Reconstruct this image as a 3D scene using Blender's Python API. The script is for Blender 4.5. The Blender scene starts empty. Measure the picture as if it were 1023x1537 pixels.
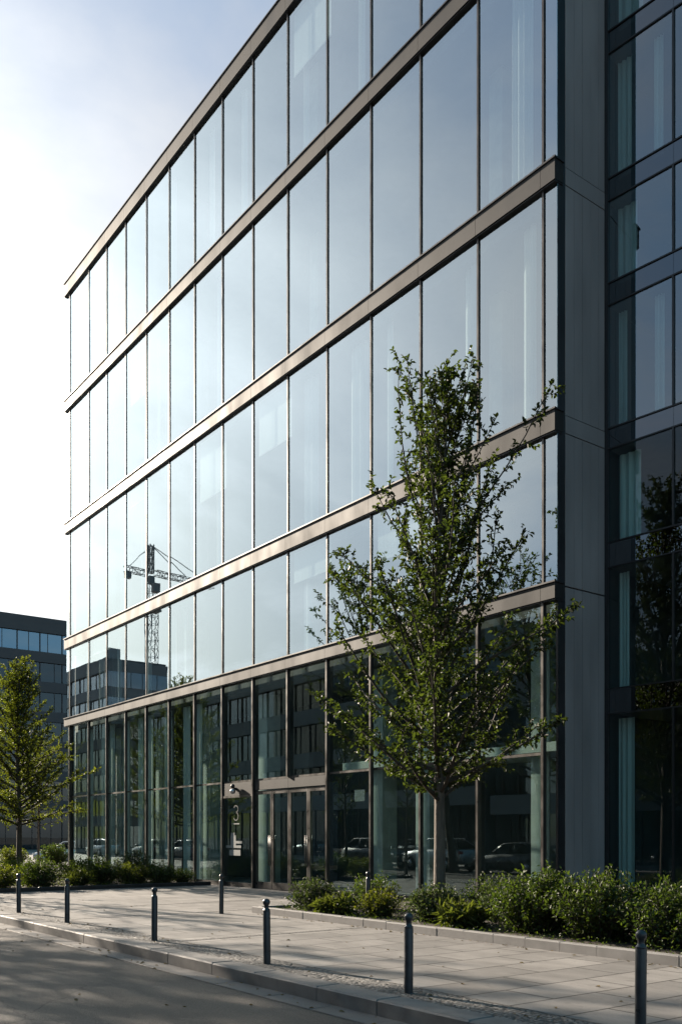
import bpy, bmesh, math, random
import numpy as np
from mathutils import Vector, Matrix
R = math.radians
S = bpy.context.scene
COL = S.collection

# ------------------------------------------------------------------ camera, sky, sun, exposure
cam = bpy.data.cameras.new('camera')
camo = bpy.data.objects.new('camera', cam)
COL.objects.link(camo)
camo.location = (12.424, -14.729, 1.6)
camo.rotation_euler = (R(90), 0, R(53.21))
cam.sensor_fit = 'HORIZONTAL'
cam.sensor_width = 24.0
cam.lens = 24.0 * 1390.0 / 1023.0
cam.shift_y = (1255.0 - 768.5) / 1023.0
cam.clip_start = 0.05
cam.clip_end = 3000
S.camera = camo

SKY = 0.265
SUN_EL, SUN_AZ = 22.0, (-0.984, -0.178)        # where the sun stands: low, up the street
w = bpy.data.worlds.new('World')
S.world = w
w.use_nodes = True
nt = w.node_tree
nt.nodes.clear()
N = nt.nodes.new
L = nt.links.new
sky = N('ShaderNodeTexSky')
sky.sky_type = 'NISHITA'
sky.sun_disc = False
sky.sun_elevation = R(SUN_EL)
sky.sun_rotation = math.atan2(SUN_AZ[0], SUN_AZ[1])
sky.air_density = 1.0
sky.dust_density = 2.5
sky.ozone_density = 0.8
tc = N('ShaderNodeTexCoord')
sep = N('ShaderNodeSeparateXYZ')
L(tc.outputs['Generated'], sep.inputs[0])
zz = N('ShaderNodeMath'); zz.operation = 'MAXIMUM'; zz.inputs[1].default_value = 0.0
L(sep.outputs['Z'], zz.inputs[0])
za = N('ShaderNodeMath'); za.operation = 'ADD'; za.inputs[1].default_value = 0.22
L(zz.outputs[0], za.inputs[0])
dv = N('ShaderNodeVectorMath'); dv.operation = 'DIVIDE'
cb = N('ShaderNodeCombineXYZ')
for i in range(3):
    L(za.outputs[0], cb.inputs[i])
L(tc.outputs['Generated'], dv.inputs[0]); L(cb.outputs[0], dv.inputs[1])
ns = N('ShaderNodeTexNoise')
ns.inputs['Scale'].default_value = 1.7; ns.inputs['Detail'].default_value = 7.0
ns.inputs['Roughness'].default_value = 0.55; ns.inputs['Distortion'].default_value = 0.4
L(dv.outputs[0], ns.inputs['Vector'])
rp = N('ShaderNodeValToRGB')
rp.color_ramp.elements[0].position = 0.40; rp.color_ramp.elements[0].color = (0, 0, 0, 1)
rp.color_ramp.elements[1].position = 0.68; rp.color_ramp.elements[1].color = (0.85, 0.85, 0.85, 1)
L(ns.outputs['Fac'], rp.inputs[0])
# thin cloud: the same sky light, whiter and a little brighter
bw = N('ShaderNodeRGBToBW'); 
cl = N('ShaderNodeMixRGB'); cl.blend_type = 'MULTIPLY'; cl.inputs[0].default_value = 1.0
cl.inputs[2].default_value = (1.5, 1.5, 1.5, 1)
L(bw.outputs[0], cl.inputs[1])
mx = N('ShaderNodeMixRGB'); 
hs = N('ShaderNodeHueSaturation'); hs.inputs['Saturation'].default_value = 1.75; L(sky.outputs[0], hs.inputs['Color'])

sk = N('ShaderNodeMixRGB'); sk.blend_type = 'MULTIPLY'; sk.inputs[0].default_value = 1; sk.inputs[2].default_value = (0.092, 0.100, 0.109, 1)
L(hs.outputs[0], sk.inputs[1])
gm = N('ShaderNodeGamma'); gm.inputs[1].default_value = 0.36; L(sk.outputs[0], gm.inputs[0])
L(rp.outputs[0], mx.inputs[0]); 
# aureole of forward-scattered light round the sun
sv = Vector((SUN_AZ[0] * math.cos(R(SUN_EL)), SUN_AZ[1] * math.cos(R(SUN_EL)), math.sin(R(SUN_EL)))).normalized()
dt = N('ShaderNodeVectorMath'); dt.operation = 'DOT_PRODUCT'; dt.inputs[1].default_value = sv
L(tc.outputs['Generated'], dt.inputs[0])
dm = N('ShaderNodeMath'); dm.operation = 'MAXIMUM'; dm.inputs[1].default_value = 0.0; L(dt.outputs['Value'], dm.inputs[0])
dp = N('ShaderNodeMath'); dp.operation = 'POWER'; dp.inputs[1].default_value = 13.0; L(dm.outputs[0], dp.inputs[0])
ac = N('ShaderNodeMixRGB'); ac.blend_type = 'MULTIPLY'; ac.inputs[0].default_value = 1; ac.inputs[2].default_value = (2.0, 1.95, 1.86, 1)
L(dp.outputs[0], ac.inputs[1])
au = N('ShaderNodeMixRGB'); au.blend_type = 'ADD'; au.inputs[0].default_value = 1

bt = N('ShaderNodeMixRGB'); bt.blend_type = 'MULTIPLY'; bt.inputs[0].default_value = 1; bt.inputs[2].default_value = (0.90, 1.0, 1.10, 1)
L(gm.outputs[0], bt.inputs[1]); L(bt.outputs[0], au.inputs[1]); L(ac.outputs[0], au.inputs[2])
L(au.outputs[0], mx.inputs[1]); L(cl.outputs[0], mx.inputs[2])
bg = N('ShaderNodeBackground'); bg.inputs[1].default_value = SKY
L(au.outputs[0], bw.inputs[0]); L(mx.outputs[0], bg.inputs[0])
wo = N('ShaderNodeOutputWorld'); L(bg.outputs[0], wo.inputs[0])

sl = bpy.data.lights.new('sun', 'SUN')
sl.energy = 5.0
sl.angle = R(0.6)
sl.color = (1.0, 0.86, 0.70)
so = bpy.data.objects.new('sun', sl)
COL.objects.link(so)
sd = Vector((SUN_AZ[0] * math.cos(R(SUN_EL)), SUN_AZ[1] * math.cos(R(SUN_EL)), math.sin(R(SUN_EL)))).normalized()
so.rotation_euler = sd.to_track_quat('Z', 'Y').to_euler()
so.location = (0, -10, 40)

S.view_settings.view_transform = 'Standard'
S.view_settings.look = 'None'
S.view_settings.exposure = 1.60
S.view_settings.gamma = 1
S.render.engine = 'CYCLES'
S.cycles.use_denoising = True
S.cycles.max_bounces = 8
S.cycles.diffuse_bounces = 3
S.cycles.glossy_bounces = 4
S.cycles.transparent_max_bounces = 16
S.cycles.transmission_bounces = 4
S.cycles.caustics_reflective = False
S.cycles.caustics_refractive = False
S.cycles.sample_clamp_indirect = 6.0

# ------------------------------------------------------------------ helpers
def tag(o, label=None, cat=None, group=None, kind=None):
    if label: o['label'] = label
    if cat: o['category'] = cat
    if group: o['group'] = group
    if kind: o['kind'] = kind
    return o

def empty(name, loc=(0, 0, 0), rz=0.0):
    o = bpy.data.objects.new(name, None)
    COL.objects.link(o)
    o.location = loc
    o.rotation_euler = (0, 0, rz)
    o.empty_display_size = 0.3
    return o

def copy_tree(o, parent=None):
    c = o.copy()
    COL.objects.link(c)
    c.parent = parent
    for ch in [x for x in o.children]:
        copy_tree(ch, c)
    return c

class MB:
    """collects shapes; build() links them as one mesh object"""
    def __init__(s):
        s.v = []; s.f = []; s.sm = []
    def add(s, vs, fs, smooth=False):
        b = len(s.v)
        s.v.extend([tuple(v) for v in vs])
        for f in fs:
            s.f.append(tuple(b + i for i in f)); s.sm.append(smooth)
        return s
    def box(s, x0, x1, y0, y1, z0, z1):
        vs = [(x0, y0, z0), (x1, y0, z0), (x1, y1, z0), (x0, y1, z0), (x0, y0, z1), (x1, y0, z1), (x1, y1, z1), (x0, y1, z1)]
        return s.add(vs, [(0, 3, 2, 1), (4, 5, 6, 7), (0, 1, 5, 4), (1, 2, 6, 5), (2, 3, 7, 6), (3, 0, 4, 7)])
    def bbox(s, x0, x1, y0, y1, z0, z1, b=0.01):
        """box with chamfered upper edges"""
        zs = [(z0, 0), (z1 - b, 0), (z1, b)]
        vs = []
        for z, d in zs:
            vs += [(x0 + d, y0 + d, z), (x1 - d, y0 + d, z), (x1 - d, y1 - d, z), (x0 + d, y1 - d, z)]
        fs = [(0, 3, 2, 1), (8, 9, 10, 11)]
        for k in (0, 4):
            for i in range(4):
                j = (i + 1) % 4
                fs.append((k + i, k + j, k + 4 + j, k + 4 + i))
        return s.add(vs, fs)
    def tube(s, pts, rad, n=8, cap=True):
        pts = [Vector(p) for p in pts]
        if not hasattr(rad, '__len__'): rad = [rad] * len(pts)
        vs = []; fs = []
        t = (pts[1] - pts[0]).normalized()
        a = t.orthogonal().normalized()
        for i, p in enumerate(pts):
            if i == 0: t = pts[1] - pts[0]
            elif i == len(pts) - 1: t = pts[-1] - pts[-2]
            else: t = pts[i + 1] - pts[i - 1]
            t = t.normalized() if t.length > 1e-9 else Vector((0, 0, 1))
            a = (a - t * a.dot(t))
            a = a.normalized() if a.length > 1e-6 else t.orthogonal().normalized()
            b = t.cross(a)
            for k in range(n):
                q = 2 * math.pi * k / n
                vs.append(p + (a * math.cos(q) + b * math.sin(q)) * rad[i])
        for i in range(len(pts) - 1):
            for k in range(n):
                k2 = (k + 1) % n
                fs.append((i * n + k, i * n + k2, (i + 1) * n + k2, (i + 1) * n + k))
        if cap:
            fs.append(tuple(range(n - 1, -1, -1)))
            fs.append(tuple((len(pts) - 1) * n + k for k in range(n)))
        return s.add(vs, fs, n > 4)
    def lathe(s, prof, n=20, c=(0, 0, 0), axis='Z'):
        vs = []; fs = []
        for r, z in prof:
            for k in range(n):
                q = 2 * math.pi * k / n
                if axis == 'Z': vs.append((c[0] + r * math.cos(q), c[1] + r * math.sin(q), c[2] + z))
                else: vs.append((c[0] + r * math.cos(q), c[1] + z, c[2] + r * math.sin(q)))
        for i in range(len(prof) - 1):
            for k in range(n):
                k2 = (k + 1) % n
                f = (i * n + k, i * n + k2, (i + 1) * n + k2, (i + 1) * n + k)
                fs.append(f if axis == 'Z' else f[::-1])
        s.add(vs, fs, True)
        m = len(prof) - 1
        s.add([vs[k] for k in range(n)], [tuple(range(n - 1, -1, -1))])
        s.add([vs[m * n + k] for k in range(n)], [tuple(range(n))])
        return s
    def build(s, name, mat, parent=None, origin=None):
        me = bpy.data.meshes.new(name)
        off = Vector(origin) if origin is not None else Vector((0, 0, 0))
        me.from_pydata([Vector(v) - off for v in s.v], [], s.f)
        me.polygons.foreach_set('use_smooth', s.sm)
        me.materials.append(mat)
        me.update()
        o = bpy.data.objects.new(name, me)
        COL.objects.link(o)
        if parent is not None: o.parent = parent
        elif origin is not None: o.location = off
        return o

# ------------------------------------------------------------------ materials
def new_mat(name):
    m = bpy.data.materials.new(name)
    m.use_nodes = True
    t = m.node_tree
    return m, t, t.nodes['Principled BSDF'], t.nodes.new, t.links.new

def surf(name, col, rough=0.5, metal=0.0, var=0.15, scale=3.0, bump=0.0, bscale=60.0, spec=0.5, rvar=0.1, stretch=(1, 1, 1), coord='Object'):
    """plain surface with wear: two noises vary colour and gloss, a third gives relief"""
    m, t, p, Nn, Ln = new_mat(name)
    tcn = Nn('ShaderNodeTexCoord')
    mp = Nn('ShaderNodeMapping'); mp.inputs['Scale'].default_value = stretch
    Ln(tcn.outputs[coord], mp.inputs[0])
    n1 = Nn('ShaderNodeTexNoise'); n1.inputs['Scale'].default_value = scale; n1.inputs['Detail'].default_value = 8
    Ln(mp.outputs[0], n1.inputs['Vector'])
    mr = Nn('ShaderNodeMapRange'); mr.inputs['From Min'].default_value = 0.3; mr.inputs['From Max'].default_value = 0.7
    mr.inputs['To Min'].default_value = 1 - var; mr.inputs['To Max'].default_value = 1 + var
    Ln(n1.outputs['Fac'], mr.inputs['Value'])
    mu = Nn('ShaderNodeMixRGB'); mu.blend_type = 'MULTIPLY'; mu.inputs[0].default_value = 1
    mu.inputs[1].default_value = (*col, 1)
    Ln(mr.outputs[0], mu.inputs[2])
    Ln(mu.outputs[0], p.inputs['Base Color'])
    m2 = Nn('ShaderNodeMapRange'); m2.inputs['From Min'].default_value = 0.3; m2.inputs['From Max'].default_value = 0.7
    m2.inputs['To Min'].default_value = max(0.02, rough - rvar); m2.inputs['To Max'].default_value = min(1, rough + rvar)
    Ln(n1.outputs['Fac'], m2.inputs['Value']); Ln(m2.outputs[0], p.inputs['Roughness'])
    p.inputs['Metallic'].default_value = metal
    p.inputs['Specular IOR Level'].default_value = spec
    if bump > 0:
        n2 = Nn('ShaderNodeTexNoise'); n2.inputs['Scale'].default_value = bscale; n2.inputs['Detail'].default_value = 4
        Ln(mp.outputs[0], n2.inputs['Vector'])
        b = Nn('ShaderNodeBump'); b.inputs['Strength'].default_value = bump; b.inputs['Distance'].default_value = 0.02
        Ln(n2.outputs['Fac'], b.inputs['Height']); Ln(b.outputs[0], p.inputs['Normal'])
    return m

def glass(name, refl, tint, gcol=(0.95, 0.98, 1.0), wavy=0.0, ior=1.5):
    """coated pane: mirror part rising with the angle, tinted see-through rest"""
    m = bpy.data.materials.new(name)
    m.use_nodes = True
    t = m.node_tree
    t.nodes.clear()
    Nn, Ln = t.nodes.new, t.links.new
    fr = Nn('ShaderNodeFresnel'); fr.inputs['IOR'].default_value = ior
    ma = Nn('ShaderNodeMath'); ma.operation = 'MULTIPLY_ADD'
    ma.inputs[1].default_value = 1 - refl; ma.inputs[2].default_value = refl
    Ln(fr.outputs[0], ma.inputs[0])
    tr = Nn('ShaderNodeBsdfTransparent'); tr.inputs[0].default_value = (*tint, 1)
    gl = Nn('ShaderNodeBsdfGlossy'); gl.inputs['Color'].default_value = (*gcol, 1); gl.inputs['Roughness'].default_value = 0.0
    if wavy > 0:
        tcn = Nn('ShaderNodeTexCoord')
        nn = Nn('ShaderNodeTexNoise'); nn.inputs['Scale'].default_value = 0.9; nn.inputs['Detail'].default_value = 1.5
        Ln(tcn.outputs['Object'], nn.inputs['Vector'])
        bp = Nn('ShaderNodeBump'); bp.inputs['Strength'].default_value = wavy; bp.inputs['Distance'].default_value = 0.02
        Ln(nn.outputs['Fac'], bp.inputs['Height']); Ln(bp.outputs[0], gl.inputs['Normal'])
    mxs = Nn('ShaderNodeMixShader')
    Ln(ma.outputs[0], mxs.inputs[0]); Ln(tr.outputs[0], mxs.inputs[1]); Ln(gl.outputs[0], mxs.inputs[2])
    # only the face a ray enters by carries the coating; it leaves the slab unhindered
    geo = Nn('ShaderNodeNewGeometry'); clr = Nn('ShaderNodeBsdfTransparent')
    mb_ = Nn('ShaderNodeMixShader')
    Ln(geo.outputs['Backfacing'], mb_.inputs[0]); Ln(mxs.outputs[0], mb_.inputs[1]); Ln(clr.outputs[0], mb_.inputs[2])
    o = Nn('ShaderNodeOutputMaterial'); Ln(mb_.outputs[0], o.inputs[0])
    return m

def leafmat(name, c1, c2, trans=0.35, rough=0.55):
    m = bpy.data.materials.new(name)
    m.use_nodes = True
    t = m.node_tree
    p = t.nodes['Principled BSDF']
    Nn, Ln = t.nodes.new, t.links.new
    g = Nn('ShaderNodeNewGeometry')
    tcn = Nn('ShaderNodeTexCoord')
    nn = Nn('ShaderNodeTexNoise'); nn.inputs['Scale'].default_value = 1.3
    Ln(tcn.outputs['Object'], nn.inputs['Vector'])
    ad = Nn('ShaderNodeMath'); ad.operation = 'MULTIPLY_ADD'; ad.inputs[1].default_value = 0.6
    Ln(g.outputs['Random Per Island'], ad.inputs[0])
    hf = Nn('ShaderNodeMath'); hf.operation = 'MULTIPLY'; hf.inputs[1].default_value = 0.45
    Ln(nn.outputs['Fac'], hf.inputs[0]); Ln(hf.outputs[0], ad.inputs[2])
    mxc = Nn('ShaderNodeMixRGB'); mxc.inputs[1].default_value = (*c1, 1); mxc.inputs[2].default_value = (*c2, 1)
    Ln(ad.outputs[0], mxc.inputs[0])
    Ln(mxc.outputs[0], p.inputs['Base Color'])
    p.inputs['Roughness'].default_value = rough
    p.inputs['Specular IOR Level'].default_value = 0.4
    tl = Nn('ShaderNodeBsdfTranslucent')
    br = Nn('ShaderNodeMixRGB'); br.blend_type = 'MULTIPLY'; br.inputs[0].default_value = 1
    br.inputs[2].default_value = (1.9, 2.1, 0.7, 1)
    Ln(mxc.outputs[0], br.inputs[1]); Ln(br.outputs[0], tl.inputs[0])
    ms = Nn('ShaderNodeMixShader'); ms.inputs[0].default_value = trans
    Ln(p.outputs[0], ms.inputs[1]); Ln(tl.outputs[0], ms.inputs[2])
    Ln(ms.outputs[0], t.nodes['Material Output'].inputs[0])
    return m

M = {}
M['bronze'] = surf('bronze_metal', (0.023, 0.0225, 0.0225), 0.6, 0.0, 0.22, 1.1, 0.03, 8, spec=0.3, rvar=0.10, stretch=(1, 1, 0.35))
M['dark'] = surf('dark_metal', (0.022, 0.022, 0.025), 0.42, 0.2, 0.15, 2.0)
M['mull'] = surf('mullion_metal', (0.055, 0.05, 0.048), 0.38, 0.5, 0.12, 2.0)
M['frame'] = surf('door_frame_metal', (0.10, 0.092, 0.086), 0.35, 0.6, 0.1, 3.0)
M['panel'] = surf('grey_wall_panel', (0.27, 0.255, 0.258), 0.55, 0.1, 0.2, 1.2, 0.05, 25, stretch=(1, 1, 0.25))
M['glass_up'] = glass('coated_glass', 0.40, (0.78, 0.88, 0.88), (0.79, 0.91, 0.98), 0.03)
M['glass_low'] = glass('clear_glass', 0.12, (0.80, 0.93, 0.90), (0.78, 0.96, 0.98), 0.02)
M['glass_wing'] = glass('wing_glass', 0.20, (0.60, 0.76, 0.78), (0.86, 0.94, 1.0), 0.012)
M['wing_low'] = glass('wing_low_glass', 0.02, (0.60, 0.76, 0.76), (0.86, 0.94, 1.0), 0.012)
M['spandrel'] = glass('spandrel_glass', 0.12, (0.05, 0.06, 0.065), (0.86, 0.92, 1.0), 0.010)
M['slab'] = surf('slab_concrete', (0.14, 0.14, 0.135), 0.8)
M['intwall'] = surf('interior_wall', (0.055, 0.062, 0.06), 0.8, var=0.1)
M['column'] = surf('interior_column', (0.34, 0.38, 0.36), 0.7)
M['curtain'] = surf('white_curtain', (0.55, 0.57, 0.55), 0.9, var=0.1, scale=8, stretch=(6, 6, 0.2))
M['white'] = surf('white_film', (0.26, 0.27, 0.26), 0.6, var=0.04)
M['bollard'] = surf('bollard_paint', (0.040, 0.044, 0.050), 0.36, 0.25, 0.25, 9.0, 0.06, 90)
M['kerb'] = surf('kerb_granite', (0.14, 0.132, 0.126), 0.72, 0, 0.28, 5.0, 0.25, 90)
M['edge'] = surf('edging_concrete', (0.18, 0.172, 0.165), 0.78, 0, 0.22, 4.0, 0.2, 70)
M['gutter'] = surf('gutter_stone', (0.11, 0.102, 0.096), 0.75, 0, 0.3, 4.0, 0.3, 60)
M['soil'] = surf('soil_mulch', (0.042, 0.032, 0.024), 0.95, 0, 0.5, 14.0, 0.9, 40)
M['bark'] = surf('bark_grey', (0.10, 0.082, 0.066), 0.85, 0, 0.35, 14.0, 0.6, 40, stretch=(1, 1, 0.3))
M['twig'] = surf('twig_brown', (0.045, 0.036, 0.027), 0.8, 0, 0.25, 10.0)
M['leaf'] = leafmat('leaf_green', (0.014, 0.023, 0.008), (0.046, 0.058, 0.016), 0.42)
M['leaf_y'] = leafmat('leaf_yellow_green', (0.040, 0.055, 0.012), (0.105, 0.108, 0.02), 0.45)
M['leaf_sy'] = leafmat('leaf_shrub_yellow', (0.0413, 0.0562, 0.0105), (0.1013, 0.0975, 0.0165), 0.4)
M['leaf_s'] = leafmat('leaf_shrub', (0.0195, 0.0375, 0.009), (0.0638, 0.0825, 0.0165), 0.35)
M['leaf_b'] = leafmat('leaf_bluegreen', (0.0263, 0.0413, 0.0195), (0.06, 0.075, 0.0338), 0.3)
M['leaf_g'] = leafmat('leaf_grassy', (0.0488, 0.0638, 0.015), (0.0975, 0.105, 0.0338), 0.35)
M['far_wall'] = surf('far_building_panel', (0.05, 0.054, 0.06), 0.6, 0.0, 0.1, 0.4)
M['far_glass'] = glass('far_glass', 0.30, (0.10, 0.16, 0.22), (0.55, 0.82, 1.0), 0.02)  # blue sky reflection of the far block's top row, put into the glass colour
M['far_low'] = glass('far_low_glass', 0.05, (0.16, 0.19, 0.2), (0.85, 0.95, 1.0), 0.02)  # mirror turned down: the far block's darker lower reflections are built in
M['block_wall'] = surf('block_wall', (0.26, 0.27, 0.275), 0.75, 0, 0.15, 0.3)
M['block_glass'] = glass('block_glass', 0.25, (0.12, 0.15, 0.17), (0.85, 0.95, 1.0), 0.03)
M['corner_wall'] = surf('corner_block_wall', (0.16, 0.165, 0.17), 0.75, 0, 0.15, 0.3)
M['crane'] = surf('crane_steel', (0.2, 0.195, 0.19), 0.6, 0.3)
M['tyre'] = surf('tyre_rubber', (0.02, 0.02, 0.02), 0.85)
M['rim'] = surf('alloy_rim', (0.5, 0.5, 0.52), 0.3, 0.9)
M['carglass'] = glass('car_glass', 0.08, (0.10, 0.12, 0.13), (1, 1, 1))
M['lamp'] = surf('headlight_lens', (0.75, 0.78, 0.8), 0.12, 0.3)
M['red'] = surf('tail_light_red', (0.35, 0.02, 0.02), 0.2)

def car_paint(name, col):
    m = surf(name, col, 0.28, 0.4, 0.03, 2.0)
    m.node_tree.nodes['Principled BSDF'].inputs['Coat Weight'].default_value = 0.8
    return m
M['car_silver'] = car_paint('silver_paint', (0.52, 0.54, 0.56))
M['car_dark'] = car_paint('dark_paint', (0.03, 0.034, 0.04))
M['car_white'] = car_paint('white_paint', (0.72, 0.73, 0.73))
M['car_grey'] = car_paint('grey_paint', (0.16, 0.17, 0.18))

def paving():
    m, t, p, Nn, Ln = new_mat('paving_slabs')
    tcn = Nn('ShaderNodeTexCoord')
    mp = Nn('ShaderNodeMapping'); mp.inputs['Rotation'].default_value = (0, 0, R(90))
    Ln(tcn.outputs['Object'], mp.inputs[0])
    # warp so joints are not ruled
    nw = Nn('ShaderNodeTexNoise'); nw.inputs['Scale'].default_value = 1.2
    Ln(mp.outputs[0], nw.inputs['Vector'])
    sb = Nn('ShaderNodeVectorMath'); sb.operation = 'SUBTRACT'; sb.inputs[1].default_value = (0.5, 0.5, 0.5)
    Ln(nw.outputs['Color'], sb.inputs[0])
    sc = Nn('ShaderNodeVectorMath'); sc.operation = 'SCALE'; sc.inputs['Scale'].default_value = 0.03
    Ln(sb.outputs[0], sc.inputs[0])
    ad = Nn('ShaderNodeVectorMath'); ad.operation = 'ADD'
    Ln(mp.outputs[0], ad.inputs[0]); Ln(sc.outputs[0], ad.inputs[1])
    bk = Nn('ShaderNodeTexBrick')
    bk.offset = 0.5
    bk.inputs['Color1'].default_value = (0.142, 0.134, 0.127, 1)
    bk.inputs['Color2'].default_value = (0.215, 0.202, 0.190, 1)
    bk.inputs['Mortar'].default_value = (0.03, 0.027, 0.024, 1)
    bk.inputs['Scale'].default_value = 1.0
    bk.inputs['Mortar Size'].default_value = 0.013
    bk.inputs['Mortar Smooth'].default_value = 0.15
    bk.inputs['Bias'].default_value = 0.0
    bk.inputs['Brick Width'].default_value = 1.27
    bk.inputs['Row Height'].default_value = 0.64
    Ln(ad.outputs[0], bk.inputs['Vector'])
    n1 = Nn('ShaderNodeTexNoise'); n1.inputs['Scale'].default_value = 0.9; n1.inputs['Detail'].default_value = 9; n1.inputs['Roughness'].default_value = 0.65
    mp2 = Nn('ShaderNodeMapping'); mp2.inputs['Scale'].default_value = (1.0, 2.2, 1)
    Ln(tcn.outputs['Object'], mp2.inputs[0]); Ln(mp2.outputs[0], n1.inputs['Vector'])
    r1 = Nn('ShaderNodeMapRange'); r1.inputs['From Min'].default_value = 0.3; r1.inputs['From Max'].default_value = 0.7
    r1.inputs['To Min'].default_value = 0.66; r1.inputs['To Max'].default_value = 1.20
    Ln(n1.outputs['Fac'], r1.inputs['Value'])
    n2 = Nn('ShaderNodeTexNoise'); n2.inputs['Scale'].default_value = 45; n2.inputs['Detail'].default_value = 3
    Ln(tcn.outputs['Object'], n2.inputs['Vector'])
    r2 = Nn('ShaderNodeMapRange'); r2.inputs['To Min'].default_value = 0.82; r2.inputs['To Max'].default_value = 1.18
    Ln(n2.outputs['Fac'], r2.inputs['Value'])
    mm = Nn('ShaderNodeMath'); mm.operation = 'MULTIPLY'
    Ln(r1.outputs[0], mm.inputs[0]); Ln(r2.outputs[0], mm.inputs[1])
    n3 = Nn('ShaderNodeTexNoise'); n3.inputs['Scale'].default_value = 3.2; n3.inputs['Detail'].default_value = 6; n3.inputs['Roughness'].default_value = 0.7
    Ln(tcn.outputs['Object'], n3.inputs['Vector'])
    r5 = Nn('ShaderNodeMapRange'); r5.inputs['From Min'].default_value = 0.56; r5.inputs['From Max'].default_value = 0.72
    r5.inputs['To Min'].default_value = 1.0; r5.inputs['To Max'].default_value = 0.62
    Ln(n3.outputs['Fac'], r5.inputs['Value'])
    v5 = Nn('ShaderNodeTexVoronoi'); v5.inputs['Scale'].default_value = 2.6
    Ln(tcn.outputs['Object'], v5.inputs['Vector'])
    r6 = Nn('ShaderNodeMapRange'); r6.inputs['From Min'].default_value = 0.05; r6.inputs['From Max'].default_value = 0.075; r6.inputs['To Min'].default_value = 0.6
    Ln(v5.outputs['Distance'], r6.inputs['Value'])
    m5 = Nn('ShaderNodeMath'); m5.operation = 'MULTIPLY'; Ln(r5.outputs[0], m5.inputs[0]); Ln(r6.outputs[0], m5.inputs[1])
    m6 = Nn('ShaderNodeMath'); m6.operation = 'MULTIPLY'; Ln(m5.outputs[0], m6.inputs[0]); Ln(mm.outputs[0], m6.inputs[1])
    mm = m6
    mu = Nn('ShaderNodeMixRGB'); mu.blend_type = 'MULTIPLY'; mu.inputs[0].default_value = 1
    Ln(bk.outputs['Color'], mu.inputs[1]); Ln(mm.outputs[0], mu.inputs[2])
    Ln(mu.outputs[0], p.inputs['Base Color'])
    p.inputs['Roughness'].default_value = 0.72
    p.inputs['Specular IOR Level'].default_value = 0.4
    b = Nn('ShaderNodeBump'); b.inputs['Strength'].default_value = 0.7; b.inputs['Distance'].default_value = 0.012; b.invert = True
    Ln(bk.outputs['Fac'], b.inputs['Height'])
    b2 = Nn('ShaderNodeBump'); b2.inputs['Strength'].default_value = 0.35; b2.inputs['Distance'].default_value = 0.012
    Ln(n1.outputs['Fac'], b2.inputs['Height']); Ln(b.outputs[0], b2.inputs['Normal'])
    Ln(b2.outputs[0], p.inputs['Normal'])
    return m

def cobble():
    m, t, p, Nn, Ln = new_mat('cobble_setts')
    tcn = Nn('ShaderNodeTexCoord')
    vo = Nn('ShaderNodeTexVoronoi'); vo.feature = 'DISTANCE_TO_EDGE'; vo.inputs['Scale'].default_value = 17; vo.inputs['Randomness'].default_value = 0.45
    v2 = Nn('ShaderNodeTexVoronoi'); v2.inputs['Scale'].default_value = 17; v2.inputs['Randomness'].default_value = 0.45
    Ln(tcn.outputs['Object'], vo.inputs['Vector']); Ln(tcn.outputs['Object'], v2.inputs['Vector'])
    r = Nn('ShaderNodeMapRange'); r.inputs['From Max'].default_value = 0.18
    Ln(vo.outputs['Distance'], r.inputs['Value'])
    cr = Nn('ShaderNodeMixRGB'); cr.inputs[1].default_value = (0.05, 0.045, 0.04, 1)
    Ln(r.outputs[0], cr.inputs[0])
    sh = Nn('ShaderNodeSeparateXYZ'); Ln(v2.outputs['Color'], sh.inputs[0])
    r3 = Nn('ShaderNodeMixRGB'); r3.inputs[1].default_value = (0.11, 0.105, 0.10, 1); r3.inputs[2].default_value = (0.22, 0.21, 0.20, 1)
    Ln(sh.outputs[0], r3.inputs[0]); Ln(r3.outputs[0], cr.inputs[2])
    Ln(cr.outputs[0], p.inputs['Base Color'])
    p.inputs['Roughness'].default_value = 0.75
    b = Nn('ShaderNodeBump'); b.inputs['Strength'].default_value = 1.0; b.inputs['Distance'].default_value = 0.03
    Ln(r.outputs[0], b.inputs['Height']); Ln(b.outputs[0], p.inputs['Normal'])
    return m

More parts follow.
